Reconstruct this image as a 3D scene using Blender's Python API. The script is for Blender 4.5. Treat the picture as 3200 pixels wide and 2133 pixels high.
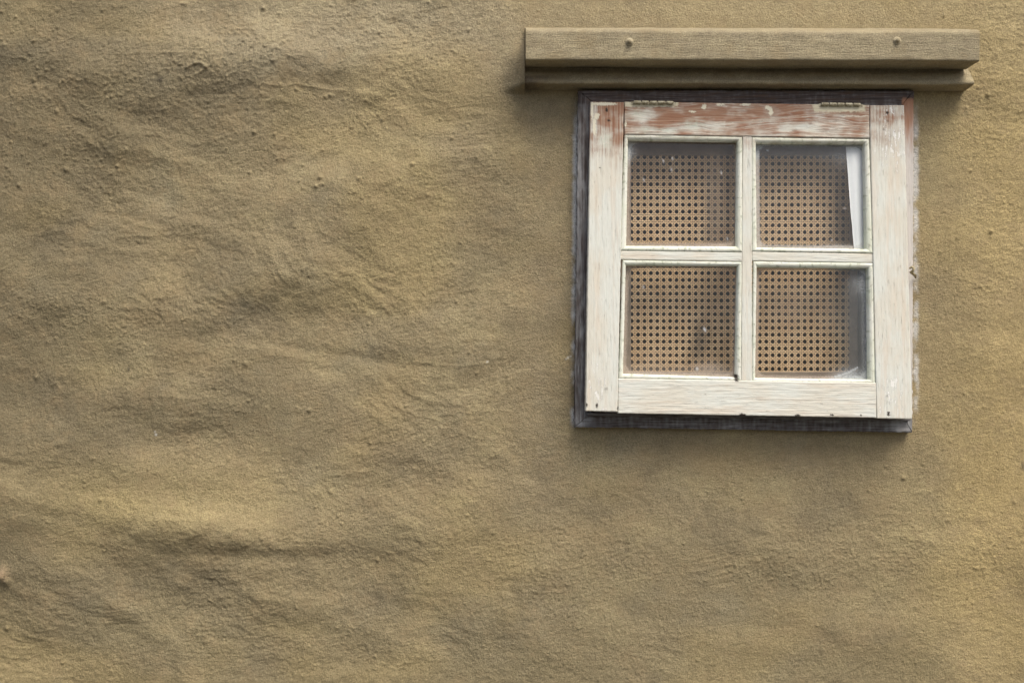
import bpy, bmesh, math, random
import numpy as np
from mathutils import Vector
random.seed(7)
SC = bpy.context.scene
for o in list(bpy.data.objects): bpy.data.objects.remove(o)

# ------------------------------------------------------------------ camera, sky, sun, exposure
D = 2.07                      # camera distance from the wall face (wall face is the plane y = 0)
F = 3200 * 35 / 36.0          # focal length in photo pixels
cam = bpy.data.objects.new('camera', bpy.data.cameras.new('camera'))
SC.collection.objects.link(cam); SC.camera = cam
cam.location = (0, -D, 0); cam.rotation_euler = (math.radians(90), 0, 0)
cam.data.lens = 35; cam.data.sensor_width = 36; cam.data.clip_start = 0.05; cam.data.clip_end = 2000

SUN_EL, SUN_AZ = math.radians(58), math.radians(32)    # azimuth measured from -Y (towards camera) to +X (right)
w = bpy.data.worlds.new('World'); SC.world = w; w.use_nodes = True
nt = w.node_tree; nt.nodes.clear()
sky = nt.nodes.new('ShaderNodeTexSky'); sky.sky_type = 'NISHITA'; sky.sun_disc = False
sky.sun_elevation = SUN_EL; sky.sun_rotation = math.pi - SUN_AZ
sky.air_density = 1.0; sky.dust_density = 5.0; sky.ozone_density = 0.6
bg = nt.nodes.new('ShaderNodeBackground'); bg.inputs[1].default_value = 0.11
ow = nt.nodes.new('ShaderNodeOutputWorld')
nt.links.new(sky.outputs[0], bg.inputs[0]); nt.links.new(bg.outputs[0], ow.inputs[0])

sl = bpy.data.lights.new('sun', 'SUN'); sl.energy = 2.2; sl.angle = math.radians(34); sl.color = (1.0, 0.96, 0.87)
sun = bpy.data.objects.new('sun', sl); SC.collection.objects.link(sun)
to_sun = Vector((math.sin(SUN_AZ) * math.cos(SUN_EL), -math.cos(SUN_AZ) * math.cos(SUN_EL), math.sin(SUN_EL)))
sun.rotation_euler = to_sun.to_track_quat('Z', 'Y').to_euler(); sun.location = to_sun * 6
SC.view_settings.view_transform = 'Standard'; SC.view_settings.look = 'None'
SC.view_settings.gamma = 1; SC.view_settings.exposure = 0.50

# ------------------------------------------------------------------ helpers
def W(px, py, d=0.0):
    """photo pixel on the plane d metres in front of the wall -> world x, z"""
    k = (D - d) / F
    return (np.asarray(px, float) - 1600) * k, (1066.5 - np.asarray(py, float)) * k

_perm = np.random.RandomState(3).permutation(4096)
_grad = np.random.RandomState(5).uniform(0, 2 * np.pi, 4096)
_gx, _gy = np.cos(_grad), np.sin(_grad)
def perlin(x, y, seed=0):
    xi = np.floor(x).astype(np.int64); yi = np.floor(y).astype(np.int64)
    xf = x - xi; yf = y - yi
    u = xf * xf * xf * (xf * (xf * 6 - 15) + 10); v = yf * yf * yf * (yf * (yf * 6 - 15) + 10)
    def g(ix, iy, fx, fy):
        h = _perm[(_perm[(ix + seed * 131) & 4095] + iy + seed * 17) & 4095]
        return _gx[h] * fx + _gy[h] * fy
    a = g(xi, yi, xf, yf); b = g(xi + 1, yi, xf - 1, yf)
    c = g(xi, yi + 1, xf, yf - 1); d = g(xi + 1, yi + 1, xf - 1, yf - 1)
    return ((a + (b - a) * u) + ((c + (d - c) * u) - (a + (b - a) * u)) * v) * 1.5
def fbm(x, y, octv=4, seed=0, gain=0.5):
    s = 0; a = 1.0; t = 0
    for i in range(octv):
        s = s + a * perlin(x * 2 ** i + 13.7 * i, y * 2 ** i - 7.1 * i, seed + i); t += a; a *= gain
    return s / t
def sstep(a, b, x):
    t = np.clip((x - a) / (b - a), 0, 1); return t * t * (3 - 2 * t)
def gauss(x, y, cx, cy, rx, ry, ang=0.0):
    c, s = math.cos(ang), math.sin(ang)
    u = ((x - cx) * c + (y - cy) * s) / rx; v = (-(x - cx) * s + (y - cy) * c) / ry
    return np.exp(-np.minimum(u * u + v * v, 60))

def tag(o, label=None, cat=None, group=None, kind=None):
    if label: o['label'] = label
    if cat: o['category'] = cat
    if group: o['group'] = group
    if kind: o['kind'] = kind
    return o
def empty(name, loc):
    o = bpy.data.objects.new(name, None); SC.collection.objects.link(o); o.location = loc; o.empty_display_size = 0.05
    return o
def mesh_obj(name, V, Fc, mat, parent=None, attrs=None, uv=None, cols=None, smooth=True):
    me = bpy.data.meshes.new(name)
    V = np.asarray(V, dtype=np.float32)
    if parent is not None: V = V - np.array(world_loc(parent), dtype=np.float32)
    if isinstance(Fc, np.ndarray):
        me.vertices.add(len(V)); me.vertices.foreach_set('co', V.ravel())
        n, k = Fc.shape
        me.loops.add(n * k); me.polygons.add(n)
        me.loops.foreach_set('vertex_index', Fc.astype(np.int32).ravel())
        me.polygons.foreach_set('loop_start', np.arange(0, n * k, k, dtype=np.int32))
        me.update(calc_edges=True)
    else:
        me.from_pydata([tuple(map(float, v)) for v in V], [], Fc)
    me.polygons.foreach_set('use_smooth', np.full(len(me.polygons), smooth))
    if uv is not None:
        l = me.uv_layers.new(name='UVMap'); idx = np.empty(len(me.loops), dtype=np.int32)
        me.loops.foreach_get('vertex_index', idx)
        l.data.foreach_set('uv', np.asarray(uv, dtype=np.float32)[idx].ravel())
    for k, a in (attrs or {}).items():
        at = me.attributes.new(k, 'FLOAT', 'POINT'); at.data.foreach_set('value', np.asarray(a, dtype=np.float32).ravel())
    for k, c in (cols or {}).items():
        at = me.attributes.new(k, 'FLOAT_COLOR', 'POINT')
        c = np.asarray(c, dtype=np.float32); c4 = np.ones((len(V), 4), dtype=np.float32); c4[:, :3] = c
        at.data.foreach_set('color', c4.ravel())
    me.validate(); me.update()
    me.materials.append(mat)
    o = bpy.data.objects.new(name, me); SC.collection.objects.link(o)
    if parent is not None: o.parent = parent
    return o
def world_loc(o):
    l = Vector(o.location)
    while o.parent: o = o.parent; l = l + Vector(o.location)
    return l
def grid_faces(nx, ny, base=0, closed=False):
    """vertex index = j*nx + i"""
    i, j = np.meshgrid(np.arange(nx - (0 if closed else 1)), np.arange(ny - 1))
    i = i.ravel(); j = j.ravel(); i2 = (i + 1) % nx
    return np.stack([j * nx + i, j * nx + i2, (j + 1) * nx + i2, (j + 1) * nx + i], 1) + base

# ------------------------------------------------------------------ node helpers
class NT:
    def __init__(s, name):
        s.m = bpy.data.materials.new(name); s.m.use_nodes = True; s.t = s.m.node_tree; s.t.nodes.clear()
        s.out = s.n('ShaderNodeOutputMaterial')
    def n(s, typ, **kw):
        nd = s.t.nodes.new(typ)
        for k, v in kw.items(): setattr(nd, k, v)
        return nd
    def l(s, a, b): s.t.links.new(a, b)
    def val(s, sock, v):
        if hasattr(v, 'is_output') or isinstance(v, bpy.types.NodeSocket): s.l(v, sock)
        else: sock.default_value = v
    def math(s, op, a, b=None, c=None, clamp=False):
        nd = s.n('ShaderNodeMath', operation=op); nd.use_clamp = clamp
        s.val(nd.inputs[0], a)
        if b is not None: s.val(nd.inputs[1], b)
        if c is not None: s.val(nd.inputs[2], c)
        return nd.outputs[0]
    def mix(s, f, a, b, blend='MIX'):
        nd = s.n('ShaderNodeMix', data_type='RGBA', blend_type=blend)
        s.val(nd.inputs[0], f)
        for q, v in ((6, a), (7, b)):
            if isinstance(v, tuple): v = (*v, 1.0)[:4]
            s.val(nd.inputs[q], v)
        return nd.outputs[2]
    def ramp(s, f, lo, hi, a=0.0, b=1.0):
        nd = s.n('ShaderNodeMapRange'); nd.interpolation_type = 'SMOOTHSTEP'
        s.val(nd.inputs[0], f); nd.inputs[1].default_value = lo; nd.inputs[2].default_value = hi
        nd.inputs[3].default_value = a; nd.inputs[4].default_value = b
        return nd.outputs[0]
    def noise(s, vec, scale, detail=4, rough=0.6, dist=0.0):
        nd = s.n('ShaderNodeTexNoise'); nd.inputs['Scale'].default_value = scale
        nd.inputs['Detail'].default_value = detail; nd.inputs['Roughness'].default_value = rough
        nd.inputs['Distortion'].default_value = dist
        s.l(vec, nd.inputs['Vector']); return nd.outputs[0]
    def mapv(s, vec, scale=(1, 1, 1), loc=(0, 0, 0), rot=(0, 0, 0)):
        nd = s.n('ShaderNodeMapping'); nd.inputs['Scale'].default_value = scale
        nd.inputs['Location'].default_value = loc; nd.inputs['Rotation'].default_value = rot
        s.l(vec, nd.inputs['Vector']); return nd.outputs[0]
    def attr(s, name):
        return s.n('ShaderNodeAttribute', attribute_name=name)
    def bump(s, h, strength, dist, normal=None):
        nd = s.n('ShaderNodeBump'); nd.inputs['Strength'].default_value = strength; nd.inputs['Distance'].default_value = dist
        s.l(h, nd.inputs['Height'])
        if normal is not None: s.l(normal, nd.inputs['Normal'])
        return nd.outputs[0]
    def principled(s, col, rough=0.8, normal=None, spec=0.3, metal=0.0):
        p = s.n('ShaderNodeBsdfPrincipled')
        if isinstance(col, tuple): p.inputs['Base Color'].default_value = (*col, 1)
        else: s.l(col, p.inputs['Base Color'])
        s.val(p.inputs['Roughness'], rough); p.inputs['Specular IOR Level'].default_value = spec
        p.inputs['Metallic'].default_value = metal
        if normal is not None: s.l(normal, p.inputs['Normal'])
        return p.outputs[0]
    def done(s, sh): s.l(sh, s.out.inputs['Surface']); return s.m

def mat_plaster(name, board=False):
    m = NT(name)
    geo = m.n('ShaderNodeTexCoord').outputs['Object']
    col = m.attr('tint').outputs['Color']
    fine = m.noise(geo, 420, 3, 0.7)
    mid = m.noise(geo, 60, 5, 0.65)
    f1 = m.ramp(fine, 0.35, 0.65, 0.78, 1.22)
    f2 = m.ramp(mid, 0.3, 0.7, 0.90, 1.10)
    v = m.math('MULTIPLY', f1, f2)
    v = m.math('MULTIPLY', v, 1.18 if board else 1.20)
    c = m.n('ShaderNodeVectorMath', operation='SCALE'); m.l(col, c.inputs[0]); m.l(v, c.inputs['Scale'])
    hue = m.noise(m.mapv(geo, loc=(3, 1, 7)), 14, 5, 0.7)
    c2 = m.mix(m.ramp(hue, 0.48, 0.66, 0, 0.40), c.outputs[0], (0.36, 0.275, 0.155))
    hue2 = m.noise(m.mapv(geo, loc=(8, 1, 2)), 22, 5, 0.7)
    c3 = m.mix(m.ramp(hue2, 0.54, 0.74, 0, 0.12), c2, (0.26, 0.235, 0.17))
    h1 = m.noise(geo, 300, 4, 0.8)
    n1 = m.bump(h1, 1.0, 0.0028)
    if board:
        h2 = m.noise(m.mapv(geo, (14, 150, 170)), 1.0, 5, 0.7, 1.2)
        n1 = m.bump(h2, 0.5, 0.005, n1)
    else:
        h2 = m.noise(geo, 95, 4, 0.7)
        n1 = m.bump(h2, 0.5, 0.005, n1)
        n1 = m.bump(m.noise(m.mapv(geo, (1, 1, 1.5)), 38, 5, 0.75), 0.35, 0.008, n1)
    return m.done(m.principled(c3, 0.92, n1, 0.15))

def mat_wood(name, bare, bare2, paint, paint2, rough=0.8, spread=0.45, bump=0.9, soft=0.17, peach=0.0):
    """weathered board: UV is metric (u along the grain); 'paint' = how much paint survives, 'tint' = extra colour with 'tintf'"""
    m = NT(name)
    uv = m.n('ShaderNodeTexCoord').outputs['UV']
    sep = m.n('ShaderNodeSeparateXYZ'); m.l(uv, sep.inputs[0])
    wob = m.noise(m.mapv(uv, (5, 12, 1)), 1, 2, 0.5)
    vv = m.math('ADD', sep.outputs[1], m.math('MULTIPLY', m.math('SUBTRACT', wob, 0.5), m.attr('wav').outputs['Fac']))
    cmb = m.n('ShaderNodeCombineXYZ'); m.l(sep.outputs[0], cmb.inputs[0]); m.l(vv, cmb.inputs[1])
    g = cmb.outputs[0]
    gr1 = m.noise(m.mapv(g, (9, 330, 1)), 1, 4, 0.6)
    gr2 = m.noise(m.mapv(g, (26, 900, 1)), 1, 3, 0.6)
    patch = m.noise(m.mapv(uv, (30, 190, 1)), 1, 5, 0.65)
    p = m.attr('paint').outputs['Fac']
    s1 = m.math('ADD', p, m.math('MULTIPLY', m.math('SUBTRACT', gr1, 0.5), spread * 1.6))
    s2 = m.math('ADD', s1, m.math('MULTIPLY', m.math('SUBTRACT', gr2, 0.5), spread * 0.8))
    s3 = m.math('ADD', s2, m.math('MULTIPLY', m.math('SUBTRACT', patch, 0.5), spread * 1.5))
    cov = m.ramp(s3, 0.5 - soft * 2.2, 0.5 + soft * 2.2)
    flk = m.noise(m.mapv(g, (70, 420, 1), (2, 7, 0)), 1, 4, 0.65)
    crisp = m.ramp(m.math('ADD', m.math('MULTIPLY', s3, 0.55), flk), 0.86, 0.90, 0, 0.85)
    cov = m.math('MAXIMUM', m.math('MULTIPLY', cov, m.ramp(flk, 0.34, 0.42, 0.84, 0.99)), crisp)
    bc = m.mix(m.ramp(gr1, 0.35, 0.65), bare, bare2)
    pn = m.noise(m.mapv(uv, (9, 14, 1), (5, 3, 0)), 1, 4, 0.6)
    pc = m.mix(m.ramp(pn, 0.38, 0.62), paint, paint2)
    pe = m.noise(m.mapv(g, (5, 60, 1), (1, 8, 0)), 1, 4, 0.6)
    pc = m.mix(m.ramp(pe, 0.48, 0.66, 0, peach), pc, (0.66, 0.50, 0.36))
    c = m.mix(cov, bc, pc)
    c = m.mix(m.ramp(gr2, 0.52, 0.72, 0, 0.24), c, (0.60, 0.50, 0.40), 'MULTIPLY')
    crk = m.noise(m.mapv(g, (30, 420, 1), (9, 9, 0)), 1, 4, 0.7)
    c = m.mix(m.ramp(crk, 0.63, 0.72, 0, 0.45), c, (0.16, 0.13, 0.10))
    c = m.mix(m.attr('tintf').outputs['Fac'], c, m.attr('tint').outputs['Color'])
    h = m.math('ADD', m.math('MULTIPLY', gr1, 0.7), m.math('MULTIPLY', cov, 0.5))
    h = m.math('SUBTRACT', h, m.math('MULTIPLY', m.ramp(crk, 0.6, 0.72), 0.8))
    n1 = m.bump(h, bump, 0.0012)
    n1 = m.bump(m.noise(uv, 500, 3, 0.6), 0.25, 0.001, n1)
    return m.done(m.principled(c, rough, n1, 0.25))

def mat_simple(name, col, col2, scale=60, rough=0.7, metal=0.0, bump=0.4, dist=0.001, spec=0.3):
    m = NT(name); geo = m.n('ShaderNodeTexCoord').outputs['Object']
    nz = m.noise(geo, scale, 5, 0.65)
    c = m.mix(m.ramp(nz, 0.38, 0.62), col, col2)
    return m.done(m.principled(c, rough, m.bump(m.noise(geo, scale * 5, 3, 0.6), bump, dist), spec, metal))

M_wall = mat_plaster('plaster_paint')
M_board = mat_plaster('painted_board', True)
M_sash = mat_wood('whitewashed_wood', (0.275, 0.135, 0.082), (0.37, 0.24, 0.165), (0.675, 0.69, 0.63), (0.655, 0.635, 0.55), peach=0.26)
M_frame = mat_wood('dark_frame_wood', (0.052, 0.041, 0.038), (0.11, 0.088, 0.08), (0.34, 0.345, 0.35), (0.20, 0.20, 0.205), spread=0.5)
M_bead = mat_wood('bead_paint', (0.40, 0.33, 0.22), (0.30, 0.22, 0.14), (0.76, 0.77, 0.69), (0.68, 0.71, 0.59), spread=0.40)
M_rail = mat_simple('screen_frame_wood', (0.26, 0.20, 0.155), (0.32, 0.25, 0.19), 30)
M_hinge = mat_simple('hinge_paint', (0.58, 0.54, 0.40), (0.30, 0.26, 0.17), 160, 0.6, 0.2)
M_brass = mat_simple('hook_metal', (0.50, 0.43, 0.27), (0.28, 0.22, 0.12), 200, 0.5, 0.3)
M_reflection = mat_simple('reflection_white', (0.92, 0.92, 0.94), (0.90, 0.90, 0.92), 40, 0.9)  # plain white for the added sky reflection strip
M_ground = mat_simple('ground_paving', (0.075, 0.07, 0.06), (0.10, 0.095, 0.08), 3, 0.95, dist=0.004)
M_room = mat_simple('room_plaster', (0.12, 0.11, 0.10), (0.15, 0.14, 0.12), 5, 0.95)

# ------------------------------------------------------------------ ground
gx = 400
mesh_obj('ground', [(-gx, -gx, -1.5), (gx, -gx, -1.5), (gx, gx, -1.5), (-gx, gx, -1.5)], [(0, 1, 2, 3)], M_ground, smooth=False)
tag(bpy.data.objects['ground'], kind='structure')

# ------------------------------------------------------------------ wall
def wall_height(px, py):
    """relief in metres towards the viewer, as a function of position on the wall"""
    x = (px - 1600) / 1503.0; z = (1066.5 - py) / 1503.0
    left = sstep(2300, 900, px) * 0.75 + 0.25
    calm = sstep(250, 60, np.hypot(np.maximum(np.maximum(1800 - px, px - 2860), 0), np.maximum(np.maximum(60 - py, py - 1360), 0)))
    wx = x + 0.11 * fbm(x * 3.0, z * 3.4, 3, 40); wz = z + 0.09 * fbm(x * 2.8, z * 3.4, 3, 50)
    xr = wx * math.cos(0.22) - wz * math.sin(0.22); zr = wx * math.sin(0.22) + wz * math.cos(0.22)
    h = 0.013 * fbm(xr * 2.4, zr * 4.0, 3, 1, 0.45) * (0.45 + 0.75 * left)
    h += 0.0040 * fbm(xr * 7.5, zr * 11.0, 3, 4) * (0.35 + 0.9 * left)
    m1 = sstep(-0.15, 0.35, fbm(x * 3.2, z * 4.5, 2, 9)) * (0.4 + 0.7 * left)
    rough = 0.45 + 0.75 * sstep(-0.2, 0.35, fbm(x * 2.2 + 4, z * 2.8, 3, 19) + 0.25 * (left - 0.4))
    h += 0.0021 * m1 * rough * fbm(xr * 26, zr * 42, 4, 12, 0.6)
    h += 0.0015 * rough * fbm(x * 60, z * 80, 4, 17, 0.75)
    # clotted render
    m2 = sstep(0.05, 0.4, fbm(x * 4.0 + 3, z * 5.5, 3, 22)) + 1.0 * gauss(px, py, 620, 200, 420, 130, -0.3) + 0.7 * gauss(px, py, 250, 330, 260, 120, 0.3) + .5 * gauss(px, py, 3050, 350, 160, 400)
    cl = fbm(x * 105, z * 120, 4, 25, 0.75)
    h += np.clip(m2, 0, 1.3) * (0.0021 * np.maximum(cl, -0.12) + 0.0004 * sstep(0.12, 0.26, cl)) + 0.0006 * sstep(0.30, 0.42, cl)
    # trowel and brush strokes
    m3 = sstep(0.0, 0.45, fbm(x * 2.6 - 5, z * 3.6, 2, 33))
    a = 0.12 + 0.25 * fbm(x * 1.5, z * 1.5, 1, 35)
    h += 0.0010 * m3 * fbm((x + a * z) * 9, (z - a * x) * 210, 3, 37, 0.6)
    brk = 1 + 0.7 * fbm(x * 5 + 2, z * 7, 3, 48)
    # hand made swells (photo positions): cx, cy, rx, ry, angle, height
    for cx, cy, rx, ry, an, am in (
        (520, 1640, 480, 105, 0.11, 0.017), (760, 205, 470, 115, -0.08, 0.016), (1200, 600, 330, 120, -0.3, 0.010), (830, 900, 220, 90, 0.0, 0.008), (700, 1660, 260, 50, 0.08, 0.007), (60, 1560, 160, 90, 0.2, 0.009),
        (520, 1470, 260, 60, 0.05, 0.006), (1150, 1640, 260, 70, 0.0, 0.006), (160, 560, 240, 120, -0.25, 0.007),
        (160, 200, 200, 90, 0.3, 0.007),
        (1250, 520, 300, 80, -0.2, 0.006), (820, 860, 330, 110, -0.5, 0.008), (360, 950, 200, 90, 0.1, 0.006),
        (600, 1260, 240, 70, 0.1, 0.007), (1350, 1080, 320, 90, 0.1, 0.006), (350, 1880, 300, 70, 0.5, 0.008),
        (950, 1900, 300, 70, 0.3, 0.007), (1500, 1560, 300, 60, -0.1, 0.004), (2300, 1720, 420, 70, 0.0, 0.004),
        (3050, 1050, 110, 170, 0.0, 0.010), (3000, 1290, 140, 70, 0.2, 0.004), (2700, 1990, 400, 70, 0.2, 0.004)):
        hz = gauss(px, py, cx, cy, rx, ry, an)
        h += am * hz * brk
    for cx, cy, rx, ry, an, am in ((830, 1735, 330, 28, 0.05, 0.0045), (120, 1600, 150, 26, 0.2, 0.004),
        (500, 1930, 200, 30, 0.6, .004), (420, 370, 230, 35, 0.35, 0.004), (1000, 250, 160, 30, .1, .0035), (1120, 1120, 260, 22, 0.15, 0.003)):
        h -= am * gauss(px, py, cx, cy, rx, ry, an)
    # raised squiggles
    def curve(pts, wd, am):
        out = 0
        for (x0, y0), (x1, y1) in zip(pts[:-1], pts[1:]):
            dx, dy = x1 - x0, y1 - y0; t = np.clip(((px - x0) * dx + (py - y0) * dy) / (dx * dx + dy * dy), 0, 1)
            d = np.hypot(px - x0 - t * dx, py - y0 - t * dy); out = np.maximum(out, np.exp(-(d / wd) ** 2))
        return am * out
    h += curve([(595, 222), (625, 205), (650, 212), (648, 228), (622, 242)], 4, 0.0026)
    h += curve([(415, 172), (520, 172), (610, 175)], 5, 0.0010)
    h += curve([(780, 253), (830, 268), (880, 275), (925, 268), (960, 272), (1010, 279), (1080, 283)], 4, 0.0010)
    h += curve([(1245, 1145), (1290, 1130), (1440, 1143), (1520, 1132)], 5, 0.0006)
    for k in range(4):
        h += curve([(270, 1903 + 12 * k), (330, 1910 + 12 * k), (430, 1898 + 12 * k)], 3.2, 0.0007)
    h += curve([(1900, -40), (1945, 30), (2010, 58)], 4, 0.002)
    h += 0.014 * gauss(px, py, 14, 1795, 15, 22, 0.3) + 0.006 * gauss(px, py, 28, 1815, 10, 12)
    h *= 1 - 0.75 * calm
    # plaster drawn up to the end of the board above the window
    run = np.clip((px - 1555) / 86.0, 0, 1.0) * (px < 1641)
    h += 0.050 * run ** 2.2 * sstep(110, 210, py) * sstep(300, 275, py)
    return h

def axis(lo, hi, step, far_lo, far_hi):
    a = np.arange(lo, hi, step)
    l = lo - np.cumsum(np.geomspace(step * 2, 0.5, 14)); l = np.concatenate([[far_lo], l[l > far_lo][::-1]])
    r = a[-1] + np.cumsum(np.geomspace(step * 2, 0.5, 14)); r = np.concatenate([r[r < far_hi], [far_hi]])
    return np.concatenate([l, a, r])
xs = axis(-1.10, 1.10, 0.002, -3.4, 3.6); zs = axis(-0.745, 0.745, 0.002, -1.5, 1.9)
nx, nz = len(xs), len(zs)
GX, GZ = np.meshgrid(xs, zs)
PX = GX * F / D + 1600; PY = 1066.5 - GZ * F / D
H = wall_height(PX, PY)
wn = np.random.RandomState(21).normal(0, 1, H.shape); wn = (wn + np.roll(wn, 1, 0) * 0.5 + np.roll(wn, 1, 1) * 0.5) / 1.5
H += wn * 0.00026 * (0.7 + 0.9 * np.clip(fbm(GX * 7, GZ * 9, 3, 44) + 0.2, 0, 1))
# small stones and crumbs stuck under the paint
rs = np.random.RandomState(11)
i0 = np.searchsorted(xs, -1.10); j0 = np.searchsorted(zs, -0.745)
for _ in range(1500):
    u = rs.rand(); cx = rs.rand() * 3200 if u < 0.55 else rs.rand() ** 1.5 * 1500
    cy = rs.rand() * 2133 if u < 0.6 else rs.rand() * 620
    if 1560 < cx < 2900 and 40 < cy < 1420: continue
    r = rs.uniform(1.6, 4.2) * (1.0 if rs.rand() < 0.9 else 1.6) / 1503.0; am = r * rs.uniform(0.5, 1.3)
    X, Z = (cx - 1600) / 1503.0, (1066.5 - cy) / 1503.0
    ii = int((X + 1.10) / 0.002) + i0; jj = int((Z + 0.745) / 0.002) + j0; q = 5
    sl_ = (slice(max(jj - q, 0), jj + q + 1), slice(max(ii - q, 0), ii + q + 1))
    H[sl_] += am * np.exp(-(((GX[sl_] - X) ** 2 + (GZ[sl_] - Z) ** 2) / (r * r)))
# colour wash of the wall: pigment, with some light and shade painted in
def wall_tint(px, py):
    x = (px - 1600) / 1503.0; z = (1066.5 - py) / 1503.0
    base = np.array([0.262, 0.213, 0.126]); c = np.ones(px.shape + (3,)) * base
    def blend(f, col):
        nonlocal c
        f = np.clip(f, 0, 1)[..., None]; c = c * (1 - f) + np.array(col) * f
    n = fbm(x * 3, z * 4, 4, 60); n2 = fbm(x * 5, z * 6, 4, 66); n3 = fbm(x * 9, z * 14, 4, 70)
    blend(0.55 * sstep(0, 0.5, n), (0.33, 0.278, 0.158))
    blend(0.5 * sstep(0, 0.5, -n), (0.215, 0.180, 0.104))
    blend(0.35 * sstep(0.05, 0.5, n2), (0.32, 0.245, 0.130))
    blend(0.45 * sstep(0.1, 0.5, -n2), (0.25, 0.222, 0.15))
    blend(0.35 * sstep(0.1, 0.6, n3), (0.18, 0.14, 0.085))
    blend(0.40 * sstep(0.05, 0.45, -n3), (0.35, 0.29, 0.162))
    blend(0.3 * gauss(px, py, 560, 1600, 420, 110), (0.38, 0.31, 0.17))  # lit top of the lower left swell, painted lighter
    blend(0.4 * gauss(px, py, 700, 420, 520, 110, -0.05), (0.18, 0.15, 0.095))  # shade under the upper swell, painted into the wash
    blend(0.35 * gauss(px, py, 420, 1800, 520, 90, 0.1), (0.17, 0.14, 0.085))  # shade below the lower left swell, painted in
    blend(0.6 * sstep(2850, 3150, px), (0.365, 0.292, 0.150))
    blend(0.8 * sstep(1000, -200, px + 450 * n), (0.165, 0.136, 0.082))  # left side painted darker for the weaker light there
    blend(0.45 * sstep(1750, 2200, py + 260 * n2) * sstep(2400, 1400, px), (0.175, 0.146, 0.085))  # this and the next darken the lower left as painted shade
    blend(0.3 * sstep(1500, 2300, py + 150 * n) * sstep(2600, 1400, px), (0.205, 0.168, 0.10))
    blend(0.5 * gauss(px, py, 3150, 1900, 400, 350), (0.35, 0.272, 0.12))
    blend(0.5 * gauss(px, py, 1200, 60, 700, 260), (0.34, 0.295, 0.205))
    blend(0.4 * sstep(1400, 2200, py + 200 * n), (0.215, 0.178, 0.102))
    blend(0.35 * gauss(px, py, 1700, 1000, 70, 700), (0.235, 0.19, 0.125))
    blend(0.6 * gauss(px, py, 2400, 10, 900, 80), (0.40, 0.325, 0.19))
    blend(0.6 * gauss(px, py, 10, 40, 110, 120), (0.12, 0.115, 0.095))
    blend(0.45 * sstep(2880, 3100, px) * sstep(0.3, -0.3, n2), (0.42, 0.335, 0.185))
    blend(0.35 * sstep(0.0, 0.35, fbm(x * 6 + 9, z * 7, 4, 75)), (0.165, 0.138, 0.09))
    blend(0.40 * sstep(0.0, 0.4, fbm(x * 2.4 - 3, z * 3.4, 3, 78)), (0.34, 0.265, 0.125))
    blend(0.50 * gauss(px, py, 450, 1560, 420, 120), (0.37, 0.295, 0.140))  # lit face of the lower left swell, painted more golden
    blend(0.45 * gauss(px, py, 3180, 1300, 260, 1100), (0.385, 0.285, 0.130))
    # old white paint smeared round the window frame
    edge = np.abs(px - (1802 - (py - 300) * 0.008)) + 4 * fbm(x * 40, z * 60, 3, 80)
    m = sstep(16, 2, edge) * sstep(300, 420, py) * sstep(1345, 1300, py) * sstep(-0.25, 0.35, fbm(x * 30, z * 22, 3, 81) + 0.45 * gauss(px, py, 1800, 620, 60, 300))
    blend(0.9 * m, (0.60, 0.61, 0.60))
    edge = np.abs(px - 2861) + 5 * fbm(x * 40, z * 60, 3, 83)
    m = sstep(15, 2, edge) * sstep(300, 400, py) * sstep(1345, 1250, py) * sstep(-0.3, 0.4, fbm(x * 30, z * 26, 3, 84) + 0.4 * gauss(px, py, 2860, 560, 60, 260))
    blend(0.8 * m, (0.56, 0.56, 0.55))
    for sx, sy, r in ((1775, 1117, 3.2), (1783, 1113, 2.6), (1769, 1122, 2.4), (1523, 1130, 2.4), (488, 1357, 3.4), (485, 1348, 2.2)):
        blend(0.9 * gauss(px, py, sx, sy, r, r), (0.66, 0.66, 0.62))
    for sx, sy, rx, ry in ((3198, 1455, 5, 14), (403, 1152, 4, 9), (510, 255, 12, 10)):
        blend(0.8 * gauss(px, py, sx, sy, rx, ry), (0.07, 0.06, 0.045))
    blend(0.5 * gauss(px, py, 14, 1790, 18, 22), (0.42, 0.29, 0.18))
    return c
T = wall_tint(PX, PY)
V = np.stack([GX.ravel(), -H.ravel(), GZ.ravel()], 1)
Fc = grid_faces(nx, nz)
ox0, oz1 = W(1832, 305); ox1, oz0 = W(2838, 1318)
cxm = (GX[:-1, :-1] + GX[1:, 1:]) / 2; czm = (GZ[:-1, :-1] + GZ[1:, 1:]) / 2
keep = ~((cxm > ox0) & (cxm < ox1) & (czm > oz0) & (czm < oz1))
Fc = Fc[keep.ravel()]
wall = mesh_obj('plaster_wall', V, Fc, M_wall, cols={'tint': T.reshape(-1, 3)})
tag(wall, 'uneven ochre brown plastered house wall, hand-trowelled, all round the white window', 'wall', kind='thing')
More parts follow.
